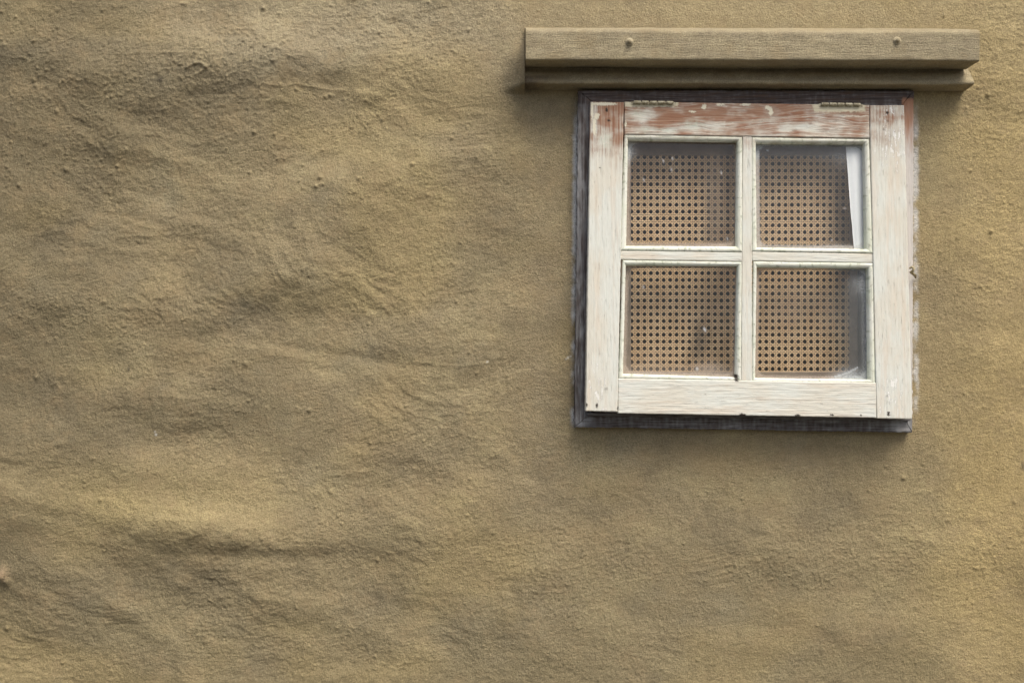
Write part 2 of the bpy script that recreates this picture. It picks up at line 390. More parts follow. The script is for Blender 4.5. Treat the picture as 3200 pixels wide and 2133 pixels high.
# the thickness of the wall inside the window opening, its back and its ends
TH = 0.26
def boxlining():
    a = [(ox0, ox1, oz0, oz1)]
    x0, x1, z0, z1 = float(ox0), float(ox1), float(oz0), float(oz1)
    V = []; Q = []
    def quad(*p): b = len(V); V.extend(p); Q.append((b, b + 1, b + 2, b + 3))
    quad((x0, 0, z0), (x0, TH, z0), (x0, TH, z1), (x0, 0, z1)); quad((x1, 0, z0), (x1, TH, z0), (x1, TH, z1), (x1, 0, z1))
    quad((x0, 0, z0), (x1, 0, z0), (x1, TH, z0), (x0, TH, z0)); quad((x0, 0, z1), (x1, 0, z1), (x1, TH, z1), (x0, TH, z1))
    X0, X1, Z0, Z1 = -3.4, 3.6, -1.5, 1.9
    quad((X0, TH, Z0), (x0, TH, Z0), (x0, TH, Z1), (X0, TH, Z1)); quad((x1, TH, Z0), (X1, TH, Z0), (X1, TH, Z1), (x1, TH, Z1))
    quad((x0, TH, Z0), (x1, TH, Z0), (x1, TH, z0), (x0, TH, z0)); quad((x0, TH, z1), (x1, TH, z1), (x1, TH, Z1), (x0, TH, Z1))
    quad((X0, -.01, Z1), (X1, -.01, Z1), (X1, TH, Z1), (X0, TH, Z1))
    quad((X0, -.01, Z0), (X0, TH, Z0), (X0, TH, Z1), (X0, -.01, Z1)); quad((X1, -.01, Z0), (X1, TH, Z0), (X1, TH, Z1), (X1, -.01, Z1))
    return V, Q
V_, Q_ = boxlining()
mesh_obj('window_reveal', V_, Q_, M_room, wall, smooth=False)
# dim room behind
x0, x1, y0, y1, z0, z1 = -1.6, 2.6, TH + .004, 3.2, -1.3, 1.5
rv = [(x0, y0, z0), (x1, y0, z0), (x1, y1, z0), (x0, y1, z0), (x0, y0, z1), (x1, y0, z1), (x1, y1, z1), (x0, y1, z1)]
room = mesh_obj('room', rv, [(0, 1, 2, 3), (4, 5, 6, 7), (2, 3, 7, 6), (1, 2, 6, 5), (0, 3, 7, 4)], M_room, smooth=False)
tag(room, kind='structure')

# ------------------------------------------------------------------ moulded board above the window
hood = empty('window_hood', (float(W(2350, 190)[0]), 0, float(W(2350, 190)[1])))
tag(hood, 'long moulded wooden drip board painted wall brown, bolted above the window', 'drip board')
def px_tint(px, py, lo=(0.295, 0.25, 0.165), hi=(0.34, 0.288, 0.185)):
    n = sstep(-0.4, 0.4, fbm(px / 130.0, py / 40.0, 4, 90))[..., None]
    t = np.array(lo) * (1 - n) + np.array(hi) * n
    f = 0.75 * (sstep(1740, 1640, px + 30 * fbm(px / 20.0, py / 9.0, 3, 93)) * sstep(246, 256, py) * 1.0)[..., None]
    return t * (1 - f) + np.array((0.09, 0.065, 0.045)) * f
def profile_bar(name, prof, xl, xr, parent, mat, wob=0.8, seed=0, slope=4.5):
    """prof: list of (photo y, depth); bar runs from photo x xl to xr (as seen on its own front face)"""
    # resample profile so that corners are slightly rounded and faces get texture points
    pts = []
    for (ya, da), (yb, db) in zip(prof[:-1], prof[1:]):
        za = float(W(0, ya, da)[1]); zb = float(W(0, yb, db)[1])
        L = math.hypot(za - zb, da - db); n = max(2, int(L / 0.003))
        for k in range(n): t = k / n; pts.append((za + (zb - za) * t, da + (db - da) * t))
    pts.append((float(W(0, prof[-1][0], prof[-1][1])[1]), prof[-1][1]))
    pts = np.array(pts)
    for _ in range(1):
        q = pts.copy(); q[1:-1] = pts[:-2] * 0.2 + pts[1:-1] * 0.6 + pts[2:] * 0.2; pts = q
    dm = pts[:, 1].max()
    x0 = float(W(xl, 0, dm)[0]); x1 = float(W(xr, 0, dm)[0])
    nn = int((x1 - x0) / 0.0025)
    X = np.linspace(x0, x1, nn)
    XX, K = np.meshgrid(X, np.arange(len(pts)))
    Z = pts[K, 0]; Dp = pts[K, 1]
    per = Z * 60 + Dp * 60
    wv = fbm(XX * 18, per, 3, seed + 5) * 0.0011 + fbm(XX * 3, per * 0.2, 2, seed + 8) * 0.0016
    tilt = -(XX - x0) / (x1 - x0) * slope / 1503.0
    Z = Z + tilt + wv; Dp = Dp + wv * (Dp > 0.01)
    V = np.stack([XX.ravel(), -Dp.ravel(), Z.ravel()], 1)
    Fc = grid_faces(nn, len(pts))
    px = XX.ravel() * 1503 + 1600; py = 1066 - Z.ravel() * 1503
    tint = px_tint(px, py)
    # end caps
    nb = len(V); faces = Fc.tolist()
    for col in (0, nn - 1):
        idx = [k * nn + col for k in range(len(pts))]
        # duplicate for a crisp arris
        b = len(V); capv = V[idx]; V = np.concatenate([V, capv]); tint = np.concatenate([tint, tint[idx]])
        faces.append(list(range(b, b + len(idx))))
    return mesh_obj(name, V, faces, mat, parent, cols={'tint': tint})
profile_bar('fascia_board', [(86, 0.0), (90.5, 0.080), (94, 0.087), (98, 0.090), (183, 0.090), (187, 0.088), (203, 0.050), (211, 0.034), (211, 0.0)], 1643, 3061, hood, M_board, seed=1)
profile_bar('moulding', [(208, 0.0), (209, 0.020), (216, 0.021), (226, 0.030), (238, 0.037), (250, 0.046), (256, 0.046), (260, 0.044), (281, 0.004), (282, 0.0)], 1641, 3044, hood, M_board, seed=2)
def bolt(px, py, r_px):
    d = 0.090; cx, cz = W(px, py, d); cx = float(cx); cz = float(cz); r = r_px / 1570.0
    V = []; Fs = []
    rings = [(1.9, 0.0), (1.75, 0.0012), (1.02, 0.0014), (1.0, 0.005), (0.82, 0.0066), (0.35, 0.0074)]
    for rr, h in rings:
        for k in range(12):
            a = k * math.pi / 6 + 0.2; hexf = 1.0 if rr > 1.2 else (1.0 if k % 2 == 0 else 0.92)
            V.append((cx + r * rr * hexf * math.cos(a), -d - h - 0.0008, cz + r * rr * hexf * math.sin(a)))
    for j in range(len(rings) - 1):
        for k in range(12): Fs.append((j * 12 + k, j * 12 + (k + 1) % 12, (j + 1) * 12 + (k + 1) % 12, (j + 1) * 12 + k))
    Fs.append(tuple(range((len(rings) - 1) * 12, len(rings) * 12)))
    px_ = np.full(len(V), px) ; py_ = np.full(len(V), py)
    return mesh_obj('bolt', V, Fs, M_board, hood, cols={'tint': px_tint(px_, py_, (0.42, 0.36, 0.24), (0.44, 0.38, 0.25))}, smooth=True)
bolt(1967, 131, 6.8); bolt(2803, 128, 6.8)

# ------------------------------------------------------------------ window
window = empty('window', (float(W(2340, 1340)[0]), 0, float(W(2340, 1340)[1])))
tag(window, 'four-pane white wooden window with flaking paint and reddish bare top rail, in dark frame', 'window', kind='thing')

def sd(py, off=0.0): return 0.036 + (np.asarray(py, float) - 318) / 985.0 * 0.034 + off     # sash plane, hung at the top and ajar below
def fd(py, off=0.0): return 0.022 + np.asarray(py, float) * 0 + off
def lerp(a, b, t): return a + (b - a) * t
PATCH = []
def board(name, quad, grain, mat, parent, depth=sd, off=0.0, thick=0.028, bev=1.6, wob=0.9, seed=0, paintf=None, tintf=None, wav=0.02, step=2.4, relief=0.0006):
    """quad: photo corners TL TR BR BL of the front face"""
    q = np.array(quad, float)
    wpx = (np.linalg.norm(q[1] - q[0]) + np.linalg.norm(q[2] - q[3])) / 2; hpx = (np.linalg.norm(q[3] - q[0]) + np.linalg.norm(q[2] - q[1])) / 2
    ns = max(4, int(wpx / step)); ntt = max(4, int(hpx / step))
    s = np.concatenate([[0], np.linspace(bev / wpx, 1 - bev / wpx, ns), [1]]); t = np.concatenate([[0], np.linspace(bev / hpx, 1 - bev / hpx, ntt), [1]])
    S, T_ = np.meshgrid(s, t)
    P = (q[0][None, None] * ((1 - S) * (1 - T_))[..., None] + q[1][None, None] * (S * (1 - T_))[..., None] + q[2][None, None] * (S * T_)[..., None] + q[3][None, None] * ((1 - S) * T_)[..., None])
    px, py = P[..., 0], P[..., 1]
    # worn, slightly wandering edges
    ex = np.minimum(S, 1 - S) * wpx; ey = np.minimum(T_, 1 - T_) * hpx
    nxx = fbm(px / 9.0 + seed, py / 16.0, 3, seed + 3); nyy = fbm(px / 16.0, py / 9.0 + seed, 3, seed + 4)
    ox = wob * nxx * np.exp(-ex / 3); oy = wob * nyy * np.exp(-ey / 3)
    edge = (S == 0) | (S == 1) | (T_ == 0) | (T_ == 1)
    dd = depth(py, off)
    X, Z = W(px + ox, py + oy, dd)
    rel = relief * (fbm(px / 60.0, py / 9.0, 3, seed + 7) if grain == 'h' else fbm(px / 9.0, py / 60.0, 3, seed + 7))
    dd = dd + rel - np.where(edge, 1.3 * bev / 1540.0, 0)
    m, n = S.shape
    V = np.stack([X.ravel(), -dd.ravel(), Z.ravel()], 1)
    fc = grid_faces(n, m)
    loop = [i for i in range(n)] + [j * n + n - 1 for j in range(1, m)] + [(m - 1) * n + i for i in range(n - 2, -1, -1)] + [j * n for j in range(m - 2, 0, -1)]
    loop = np.array(loop); b = len(V)
    back = V[loop].copy(); back[:, 1] += thick
    V = np.concatenate([V, back]); k = np.arange(len(loop)); k2 = (k + 1) % len(loop)
    fc = np.concatenate([fc, np.stack([loop[k2], loop[k], b + k, b + k2], 1)])
    pxf = np.concatenate([px.ravel(), px.ravel()[loop]]); pyf = np.concatenate([py.ravel(), py.ravel()[loop]])
    uu, vv = (pxf, pyf) if grain == 'h' else (pyf, pxf)
    uv = np.stack([uu / 1540.0 + seed * 0.37, vv / 1540.0 + seed * 0.211], 1)
    paint = paintf(pxf, pyf) if paintf else np.full(len(V), 0.8)
    tf = np.zeros(len(V)); tc = np.zeros((len(V), 3))
    if tintf: tf, tc = tintf(pxf, pyf)
    return mesh_obj(name, V, fc, mat, parent, attrs={'paint': paint, 'tintf': tf, 'wav': np.full(len(V), wav)}, cols={'tint': tc}, uv=uv)

# how much white paint survives, and marks on the wood
def sash_paint(px, py):
    top = sstep(350, 590, py + 70 * fbm(px / 90.0, py / 160.0, 3, 101))
    p = 0.27 + 0.65 * top
    p += 0.50 * fbm(px / 60.0, py / 35.0, 4, 104) * (1 - top)
    p += 0.40 * gauss(px, py, 2170, 400, 90, 22, -0.15) + 0.28 * gauss(px, py, 2010, 355, 50, 22) + 0.25 * gauss(px, py, 2020, 405, 50, 12)
    p -= 0.25 * gauss(px, py, 2120, 370, 110, 20, -0.2)
    p += 0.22 * gauss(px, py, 2560, 400, 170, 30)
    p += 0.4 * gauss(px, py, 1893, 440, 22, 26) + 0.35 * gauss(px, py, 1858, 370, 10, 40)
    p += 0.25 * sstep(2740, 2830, px) * (1 - top) + 0.10 * sstep(2700, 2720, px)
    p -= 0.25 * gauss(px, py, 2830, 760, 14, 90)
    p -= 0.10 * gauss(px, py, 1920, 520, 22, 160)
    p -= 0.05 * sstep(1150, 1250, py)
    p += 0.15 * (px > 2310) * (px < 2355) * (py > 425) * (py < 1195)
    return p
def marks(px, py):
    tf = np.zeros(px.shape); tc = np.zeros(px.shape + (3,))
    def put(f, col):
        nonlocal tf, tc
        f = np.clip(f, 0, 1); a = f[..., None]
        tc[:] = np.where((tf + f)[..., None] > 1e-4, (tc * tf[..., None] * (1 - a) + np.array(col) * a) / np.maximum(tf[..., None] * (1 - a) + a, 1e-4), tc)
        tf[:] = tf * (1 - f) + f
    px = px + 3.0 * fbm(px / 5.0, py / 5.0, 2, 111); py = py + 3.0 * fbm(px / 5.0 + 9, py / 5.0, 2, 112)
    # pale green remnants
    for cx, cy, rx, ry in ((1992, 353, 22, 12), (2170, 390, 32, 16), (2020, 405, 28, 9), (1893, 440, 20, 20), (2090, 408, 30, 8)):
        put(0.55 * gauss(px, py, cx, cy, rx, ry) * sstep(-0.4, 0.3, fbm(px / 10.0, py / 6.0, 3, 120)), (0.50, 0.56, 0.45))
    # cream paint left round the hinges
    for xa, xb, ya, yb in ((1952, 2120, 312, 334), (2540, 2705, 316, 350)):
        d = np.maximum(np.maximum(xa - px, px - xb) / 1.6, np.maximum(ya - py, py - yb)) + 5 * fbm(px / 12.0, py / 8.0, 3, 130)
        put(0.9 * sstep(3, -3, d), (0.66, 0.62, 0.46))
    ln = np.abs(py - 363 - 4 * fbm(px / 25.0, py * 0, 2, 133)) + 30 * sstep(2640, 2600, px)
    put(0.7 * sstep(4, 1, ln) * (px < 2716), (0.70, 0.66, 0.55))
    # cream flakes
    for cx, cy, rx, ry, an in ((2402, 338, 12, 7, 0.4), (2409, 352, 7, 9, 0), (2200, 334, 7, 8, 0.5), (2165, 349, 12, 3, 0.1), (2252, 327, 14, 4, 0), (2330, 327, 16, 4, 0), (1865, 362, 8, 10, 0), (1858, 395, 5, 28, 0), (1850, 345, 4, 30, 0), (1888, 325, 40, 5, 0), (1954, 388, 4, 9, 0), (1866, 360, 9, 4, 0)):
        put(1.2 * sstep(0.45, 0.75, gauss(px, py, cx, cy, rx * 1.4, ry * 1.4, an) + 0.25 * fbm(px / 5.0, py / 5.0, 2, 140)), (0.72, 0.68, 0.54))
    # fresh white flaking low on the stiles
    n = fbm(px / 6.0, py / 45.0, 3, 150)
    for cx, cy, rx, ry in ((1870, 1240, 25, 70), (2790, 1250, 28, 60), (2790, 430, 40, 90), (2800, 380, 22, 60)):
        put(0.9 * sstep(0.18, 0.4, n * gauss(px, py, cx, cy, rx * 1.5, ry * 1.5) * 1.6), (0.80, 0.79, 0.75))
    # nail holes, splits and knots
    for cx, cy, rx, ry in ((1896, 343, 4, 7), (1902, 377, 5, 4), (2773, 352, 6, 5), (2773, 378, 4, 4), (2762, 405, 5, 4), (1865, 1267, 3.5, 8), (1834, 1264, 2.5, 7), (1931, 1275, 3, 5), (2777, 1292, 4.5, 6), (2690, 1297, 4, 3), (2493, 1297, 9, 4), (1894, 1214, 5, 5), (2773, 1236, 4, 5), (2302, 1180, 8, 12), (2320, 1296, 12, 5), (1968, 1293, 5, 3), (2160, 1297, 5, 3), (1874, 523, 2, 2), (2600, 1296, 7, 3)):
        put(1.15 * sstep(0.35, 0.7, gauss(px, py, cx, cy, rx * 1.15, ry * 1.15)) * (0.35 if (cx, cy) in ((1894, 1214), (2773, 1236), (2773, 378), (2762, 405)) else 1), (0.045, 0.035, 0.028))
    return tf, tc
ss = dict(mat=M_sash, parent=window, paintf=sash_paint, tintf=marks)
board('stile', [(1845, 318), (1950, 319), (1930, 1286), (1830, 1284)], 'v', seed=1, wav=0.006, off=0.0006, **ss)
board('stile', [(2718, 329), (2826, 329), (2851, 1309), (2740, 1307)], 'v', seed=2, wav=0.006, off=0.0006, **ss)
board('top_rail', [(1951.5, 318), (2716.5, 328), (2717.5, 432), (1951.5, 420)], 'h', seed=3, wav=0.05, off=0.0, **ss)
board('bottom_rail', [(1932, 1182), (2738, 1195), (2738.5, 1305), (1931.5, 1291)], 'h', seed=4, wav=0.01, off=0.0, **ss)
board('muntin', [(2321, 425), (2350, 426), (2350, 1191), (2316, 1190)], 'v', seed=5, wav=0.004, off=-0.0012, thick=0.022, **ss)
board('muntin', [(1938, 783), (2320.5, 789), (2320, 817), (1938, 811)], 'h', seed=6, wav=0.006, off=-0.0022, thick=0.022, **ss)
board('muntin', [(2350.5, 786), (2731, 793), (2733, 821), (2350.5, 815)], 'h', seed=7, wav=0.006, off=-0.0022, thick=0.022, **ss)

PANES = [  # outer bead corners, visible glass corners: TL TR BR BL
    ([(1952, 418), (2321, 426), (2321, 788), (1939, 783)], [(1964, 436), (2306, 441), (2303, 769), (1958, 767)]),
    ([(2350, 427), (2718, 433), (2730, 792), (2351, 785)], [(2364, 446), (2703, 448), (2709, 777), (2367, 772)]),
    ([(1946, 812), (2320, 818), (2317, 1189), (1934, 1182)], [(1957, 828), (2307, 831), (2301, 1178), (1948, 1168)]),
    ([(2355, 816), (2730, 821), (2737, 1197), (2350, 1192)], [(2367, 834), (2715, 838), (2719, 1186), (2362, 1181)])]
PL = ['clear upper left pane with a hazy top left corner and pale scratches', 'upper right pane with a dusty top and an added white reflection strip behind its right edge',
      'lower left pane with a dull smeared bottom', 'lower right pane with bluish white dirt down its right side']
def dirt_map(k, px, py, q):
    q = np.array(q, float)
    l = px - lerp(q[0][0], q[3][0], (py - q[0][1]) / (q[3][1] - q[0][1])); r = lerp(q[1][0], q[2][0], (py - q[1][1]) / (q[2][1] - q[1][1])) - px
    t = py - q[0][1]; b = q[3][1] + (px - q[3][0]) / (q[2][0] - q[3][0]) * (q[2][1] - q[3][1]) - py
    n = fbm(px / 22.0, py / 22.0, 4, 200 + k); nf = fbm(px / 5.0, py / 5.0, 3, 210 + k)
    # film with rounded corners left by wiping
    rr = 26.0; dx = np.minimum(l, r); dy = np.minimum(t, b)
    corner = np.where((dx < rr + 6) & (dy < rr + 6), rr + 6 - np.hypot(rr + 6 - dx, rr + 6 - dy), np.minimum(dx, dy))
    e = corner + 3.5 * n + 2 * nf
    d = 0.72 * sstep(12, 6, e) + 0.025 + 0.05 * np.maximum(n, 0)
    g = 0 * d
    if k == 0:
        d += 0.5 * gauss(px, py, 1968, 470, 22, 30) * (0.8 + 0.5 * nf) + 0.5 * gauss(px, py, 2285, 764, 30, 10) + 0.16 * gauss(px, py, 2235, 640, 28, 170)  # hazy corner film; the tall band paints a dark reflection
        g += gauss(px, py, 1968, 470, 30, 40)
        for sx, sy in ((2103, 494), (2099, 528), (2256, 538), (2074, 501), (2013, 560), (2275, 745)): d += 1.2 * gauss(px, py, sx, sy, 2.2, 6, -0.2); g += gauss(px, py, sx, sy, 3, 7)
    if k == 1:
        d += 0.18 * sstep(60, 5, t - 12 * n) * (0.5 + 0.5 * sstep(2380, 2640, px)) + 0.3 * gauss(px, py, 2645, 495, 50, 35) * (0.6 + 0.8 * nf) + 0.04
        d += 0.5 * gauss(px, py, 2620, 772, 60, 10) + 0.9 * sstep(14, 6, l + 2 * n); g += 0.9 * sstep(70, 20, t) + 0.4
        for sx, sy in ((2380, 460), (2400, 468), (2643, 650), (2602, 749)): d += 1.0 * gauss(px, py, sx, sy, 3, 3)
    if k == 2:
        d += 0.30 * sstep(45, 5, b + 10 * n) + 0.10 * gauss(px, py, 2040, 1120, 80, 40) + 0.45 * gauss(px, py, 2215, 1150, 45, 20)
        for sx, sy in ((2202, 1026), (2206, 1032), (2180, 1152), (2012, 896)): d += 1.1 * gauss(px, py, sx, sy, 3.4, 5.5); g += gauss(px, py, sx, sy, 4, 6)
    if k == 3:
        d = d * (1 - 0.7 * sstep(12, 3, r)) + 0.10 * sstep(110, 40, r + 14 * n) + 0.22 * sstep(14, 2, np.abs(r - 13) + 5 * n) + 0.08 * sstep(40, 20, r) * (0.6 + nf) + 0.40 * gauss(px, py, 2690, 885, 26, 30) * (.7 + nf)
        d += 0.6 * gauss(px, py, 2650, 1175, 60, 20) + 0.12 * gauss(px, py, 2480, 960, 60, 80) + 0.10 * gauss(px, py, 2590, 980, 30, 60)
        ln = np.abs((py - 1165) + (px - 2650) * 0.42 + 0.003 * (px - 2650) ** 2) + 20 * (px < 2610) + 20 * (px > 2684)
        d += 1.0 * sstep(4, 1, ln); g += sstep(150, 60, r) + sstep(4, 1, ln)
    if k == 1:
        d = d * (1 - 0.8 * sstep(2640, 2650, px - 26 * np.clip((py - 456) / 337, 0, 1)) * sstep(455, 475, py))
    return np.clip(d, 0, 0.93), np.clip(g, 0, 1)
def mat_glass():
    m = NT('dirty_glass')
    tr = m.n('ShaderNodeBsdfTransparent'); tr.inputs[0].default_value = (0.93, 0.95, 0.94, 1)
    gl = m.n('ShaderNodeBsdfGlossy'); gl.inputs['Roughness'].default_value = 0.04
    fr = m.n('ShaderNodeFresnel'); fr.inputs[0].default_value = 1.5
    geo = m.n('ShaderNodeTexCoord').outputs['Object']
    nb = m.bump(m.noise(geo, 9, 2, 0.5), 0.12, 0.01); m.l(nb, gl.inputs['Normal'])
    mx = m.n('ShaderNodeMixShader'); m.l(m.math('MULTIPLY', fr.outputs[0], 1.15), mx.inputs[0]); m.l(tr.outputs[0], mx.inputs[1]); m.l(gl.outputs[0], mx.inputs[2])
    df = m.n('ShaderNodeBsdfDiffuse')
    c = m.mix(m.attr('grey').outputs['Fac'], (0.36, 0.30, 0.25), (0.42, 0.44, 0.45)); m.l(c, df.inputs[0])
    sp = m.noise(geo, 260, 3, 0.7)
    d = m.math('MULTIPLY', m.attr('dirt').outputs['Fac'], m.ramp(sp, 0.3, 0.65, 0.75, 1.1), clamp=True)
    m2 = m.n('ShaderNodeMixShader'); m.l(d, m2.inputs[0]); m.l(mx.outputs[0], m2.inputs[1]); m.l(df.outputs[0], m2.inputs[2])
    return m.done(m2.outputs[0])
M_glass = mat_glass()
def bead_paint(px, py): return 0.80 + 0.18 * fbm(px / 40.0, py / 40.0, 3, 160) - 0.18 * (py < 460)
def bead_marks(px, py):
    tf, tc = marks(px, py)
    f = 0.6 * sstep(0.2, 0.42, fbm(px / 12.0, py / 12.0, 4, 170)); col = np.array((0.27, 0.31, 0.18))
    use = f > tf; tf = np.where(use, f, tf); tc[use] = col
    return tf, tc
for k, (O, I) in enumerate(PANES):
    O = np.array(O, float); I = np.array(I, float)
    # glass
    g = np.array([I[0] + (-5, -5), I[1] + (5, -5), I[2] + (5, 5), I[3] + (-5, 5)])
    s = np.linspace(0, 1, 100); S, T_ = np.meshgrid(s, s)
    P = (g[0] * ((1 - S) * (1 - T_))[..., None] + g[1] * (S * (1 - T_))[..., None] + g[2] * (S * T_)[..., None] + g[3] * ((1 - S) * T_)[..., None])
    px, py = P[..., 0], P[..., 1]; X, Z = W(px, py, sd(py, -0.012)); dd = sd(py, -0.018)
    dirt, grey = dirt_map(k, px, py, I)
    pane = mesh_obj('pane', np.stack([X.ravel(), -dd.ravel(), Z.ravel()], 1), grid_faces(100, 100), M_glass, window, attrs={'dirt': dirt, 'grey': grey})
    pane['label'] = PL[k]
    # four mitred glazing beads
    for e in range(4):
        a, b = O[e], O[(e + 1) % 4]; c, d_ = I[e], I[(e + 1) % 4]
        L = np.linalg.norm(b - a); n = int(L / 2.6); t = np.linspace(0, 1, n)
        # cross-section: (fraction outer->inner, depth offset); the last two go straight back to the glass
        cs = [(0.02, -0.010), (0.03, -0.0035), (0.12, -0.0018), (0.5, -0.0012), (0.85, -0.0035), (0.97, -0.0055), (1.0, -0.0075), (1.0, -0.0185)]
        C, Tt = np.meshgrid(np.arange(len(cs)), t)
        fr_ = np.array([q[0] for q in cs])[C]; of = np.array([q[1] for q in cs])[C]
        pxo = a[0] + (b[0] - a[0]) * Tt; pyo = a[1] + (b[1] - a[1]) * Tt; pxi = c[0] + (d_[0] - c[0]) * Tt; pyi = c[1] + (d_[1] - c[1]) * Tt
        px = lerp(pxo, pxi, fr_); py = lerp(pyo, pyi, fr_)
        wv = 0.7 * fbm(Tt * L / 14.0, Tt * 0 + k * 9.1 + e, 3, 180) ; chip = np.maximum(fbm(Tt * L / 7.0, fr_ * 2 + k + e * 3, 3, 185) - 0.25, 0) * 3
        if e % 2 == 0: py = py + wv + chip * (1 if e == 0 else -1) * -0.3
        else: px = px + wv
        X, Z = W(px, py, sd(py)); dd = sd(py) + of + wv * 0.0003 - chip * 0.0006
        tf, tc = bead_marks(px.ravel(), py.ravel())
        uv = np.stack([(Tt * L / 1540.0 + k + e * 0.3).ravel(), (fr_ * 14 / 1540.0 + e).ravel()], 1)
        bd = mesh_obj('glazing_bead', np.stack([X.ravel(), -dd.ravel(), Z.ravel()], 1), grid_faces(len(cs), n), M_bead, pane,
                      attrs={'paint': bead_paint(px.ravel(), py.ravel()), 'tintf': tf, 'wav': np.full(px.size, 0.003)}, cols={'tint': tc}, uv=uv)

# outer frame, four mitred members fixed in the wall: one part with four sub-parts would read as one frame
FO = [(1807, 283), (2856, 283), (2851, 1351), (1795, 1334)]; FI = [(1866, 330), (2808, 342), (2820, 1296), (1850, 1288)]
def frame_paint(px, py):
    p = 0.40 + 0.30 * fbm(px / 12.0, py / 60.0, 3, 188)
    p += 0.35 * sstep(30, 0, px - 1800 - 14 * fbm(px / 20.0, py / 40.0, 3, 190)) * sstep(360, 480, py) * sstep(1000, 700, py)
    p += 0.25 * gauss(px, py, 1812, 1325, 40, 30) + 0.30 * gauss(px, py, 2820, 1335, 50, 30)
    p += 0.12 * fbm(px / 30.0, py / 50.0, 3, 191) - 0.22 * sstep(330, 318, py)
    return p
def frame_marks(px, py):
    tf = np.zeros(px.shape); tc = np.zeros(px.shape + (3,))
    # right jamb keeps the reddish and white look of the sash
    r = sstep(2815, 2822, px) * sstep(1306, 1290, py) * sstep(296, 318, py)
    wht = sstep(330, 520, py + 60 * fbm(px / 8.0, py / 60.0, 3, 195))[..., None]
    col = np.array((0.42, 0.22, 0.13)) * (1 - wht) + np.array((0.66, 0.62, 0.58)) * wht
    tc[:] = col; tf[:] = 0.85 * r
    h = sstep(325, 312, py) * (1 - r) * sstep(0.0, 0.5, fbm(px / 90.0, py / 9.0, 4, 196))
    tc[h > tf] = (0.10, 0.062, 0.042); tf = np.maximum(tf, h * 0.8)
    return tf, tc
frs = dict(mat=M_frame, parent=window, depth=fd, thick=0.05, paintf=frame_paint, tintf=frame_marks, wob=3.5, wav=0.01)
for e, (nm, gr) in enumerate((('frame_head', 'h'), ('frame_jamb', 'v'), ('frame_sill', 'h'), ('frame_jamb', 'v'))):
    a, b = FO[e], FO[(e + 1) % 4]; c, d_ = FI[e], FI[(e + 1) % 4]
    if e == 0: q = [a, b, d_, c]
    elif e == 1: q = [c, a, b, d_]
    elif e == 2: q = [d_, c, a, b]
    else: q = [b, d_, c, a]
    o = board(nm, q, gr, seed=20 + e, off=(0.0, 0.001, 0.0005, 0.0015)[e], **frs)
    if e == 1: o['label'] = 'right frame jamb, reddish and whitewashed like the sash'
    if e == 3: o['label'] = 'left frame jamb, blackish wood with grey paint smears'
# thin weather strip between sash and sill
board('weather_strip', [(1834, 1290), (2846, 1305), (2846, 1314), (1834, 1299)], 'h', M_frame, window, depth=fd, off=0.012, thick=0.014, seed=31, bev=1.0,
      paintf=lambda px, py: 0.42 + 0.2 * fbm(px / 50.0, py / 9.0, 3, 199), tintf=None, wav=0.004)

# ------------------------------------------------------------------ hinges and hook
def tube(path, r, seg=8, closed_ends=True):
    V = []; Fs = []; path = [Vector(p) for p in path]
    for i, p in enumerate(path):
        d = (path[min(i + 1, len(path) - 1)] - path[max(i - 1, 0)]).normalized()
        up = Vector((0, 1, 0)) if abs(d.y) < 0.9 else Vector((1, 0, 0)); a = d.cross(up).normalized(); b = d.cross(a)
        rr = r[i] if hasattr(r, '__len__') else r
        for k in range(seg): t = 2 * math.pi * k / seg; V.append(p + a * (rr * math.cos(t)) + b * (rr * math.sin(t)))
    for i in range(len(path) - 1):
        for k in range(seg): Fs.append((i * seg + k, i * seg + (k + 1) % seg, (i + 1) * seg + (k + 1) % seg, (i + 1) * seg + k))
    Fs.append(tuple(range(seg))); Fs.append(tuple(range((len(path) - 1) * seg, len(path) * seg)))
    return V, Fs
def wp(px, py, d): x, z = W(px, py, d); return (float(x), -d, float(z))
def hinge(x0, x1, y0, y1, lab):
    d = 0.0375
    V = []; Fs = []
    # leaf let into the rail edge
    a, b, c_, e = wp(x0 - 6, y0 - 1, d), wp(x1 + 6, y1 - 1, d), wp(x1 + 6, y1 + 8, d), wp(x0 - 6, y0 + 8, d)
    bk = [(p[0], p[1] + 0.006, p[2]) for p in (a, b, c_, e)]
    leaf = mesh_obj('hinge', [a, b, c_, e] + bk, [(0, 1, 2, 3), (0, 1, 5, 4), (1, 2, 6, 5), (2, 3, 7, 6), (3, 0, 4, 7)], M_hinge, window, smooth=False)
    leaf['label'] = lab
    for k in range(5):
        t0, t1 = (k + 0.06) / 5, (k + 0.94) / 5
        path = [wp(lerp(x0, x1, t), lerp(y0, y1, t), d + 0.003) for t in (t0, t0 + 0.015, (t0 + t1) / 2, t1 - 0.015, t1)]
        v, f = tube(path, [0.0024, 0.0031, 0.0032, 0.0031, 0.0024], 10)
        mesh_obj('knuckle', v, f, M_hinge, leaf)
hinge(1979, 2106, 319, 321, 'left hinge, half hidden and olive with old paint')
hinge(2566, 2690, 325, 327, 'right hinge, cream painted knuckles showing')
hp = [wp(2843, 838, 0.052), wp(2850, 834, 0.058), wp(2856, 838, 0.06), wp(2852, 846, 0.060), (wp(2846, 850, 0.056)), wp(2854, 856, 0.050), wp(2860, 861, 0.036), wp(2861, 866, 0.01)]
v, f = tube(hp, [0.0022, 0.0027, 0.0029, 0.0027, 0.0027, 0.0029, 0.0027, 0.0025], 8); mesh_obj('hook', v, f, M_brass, window)

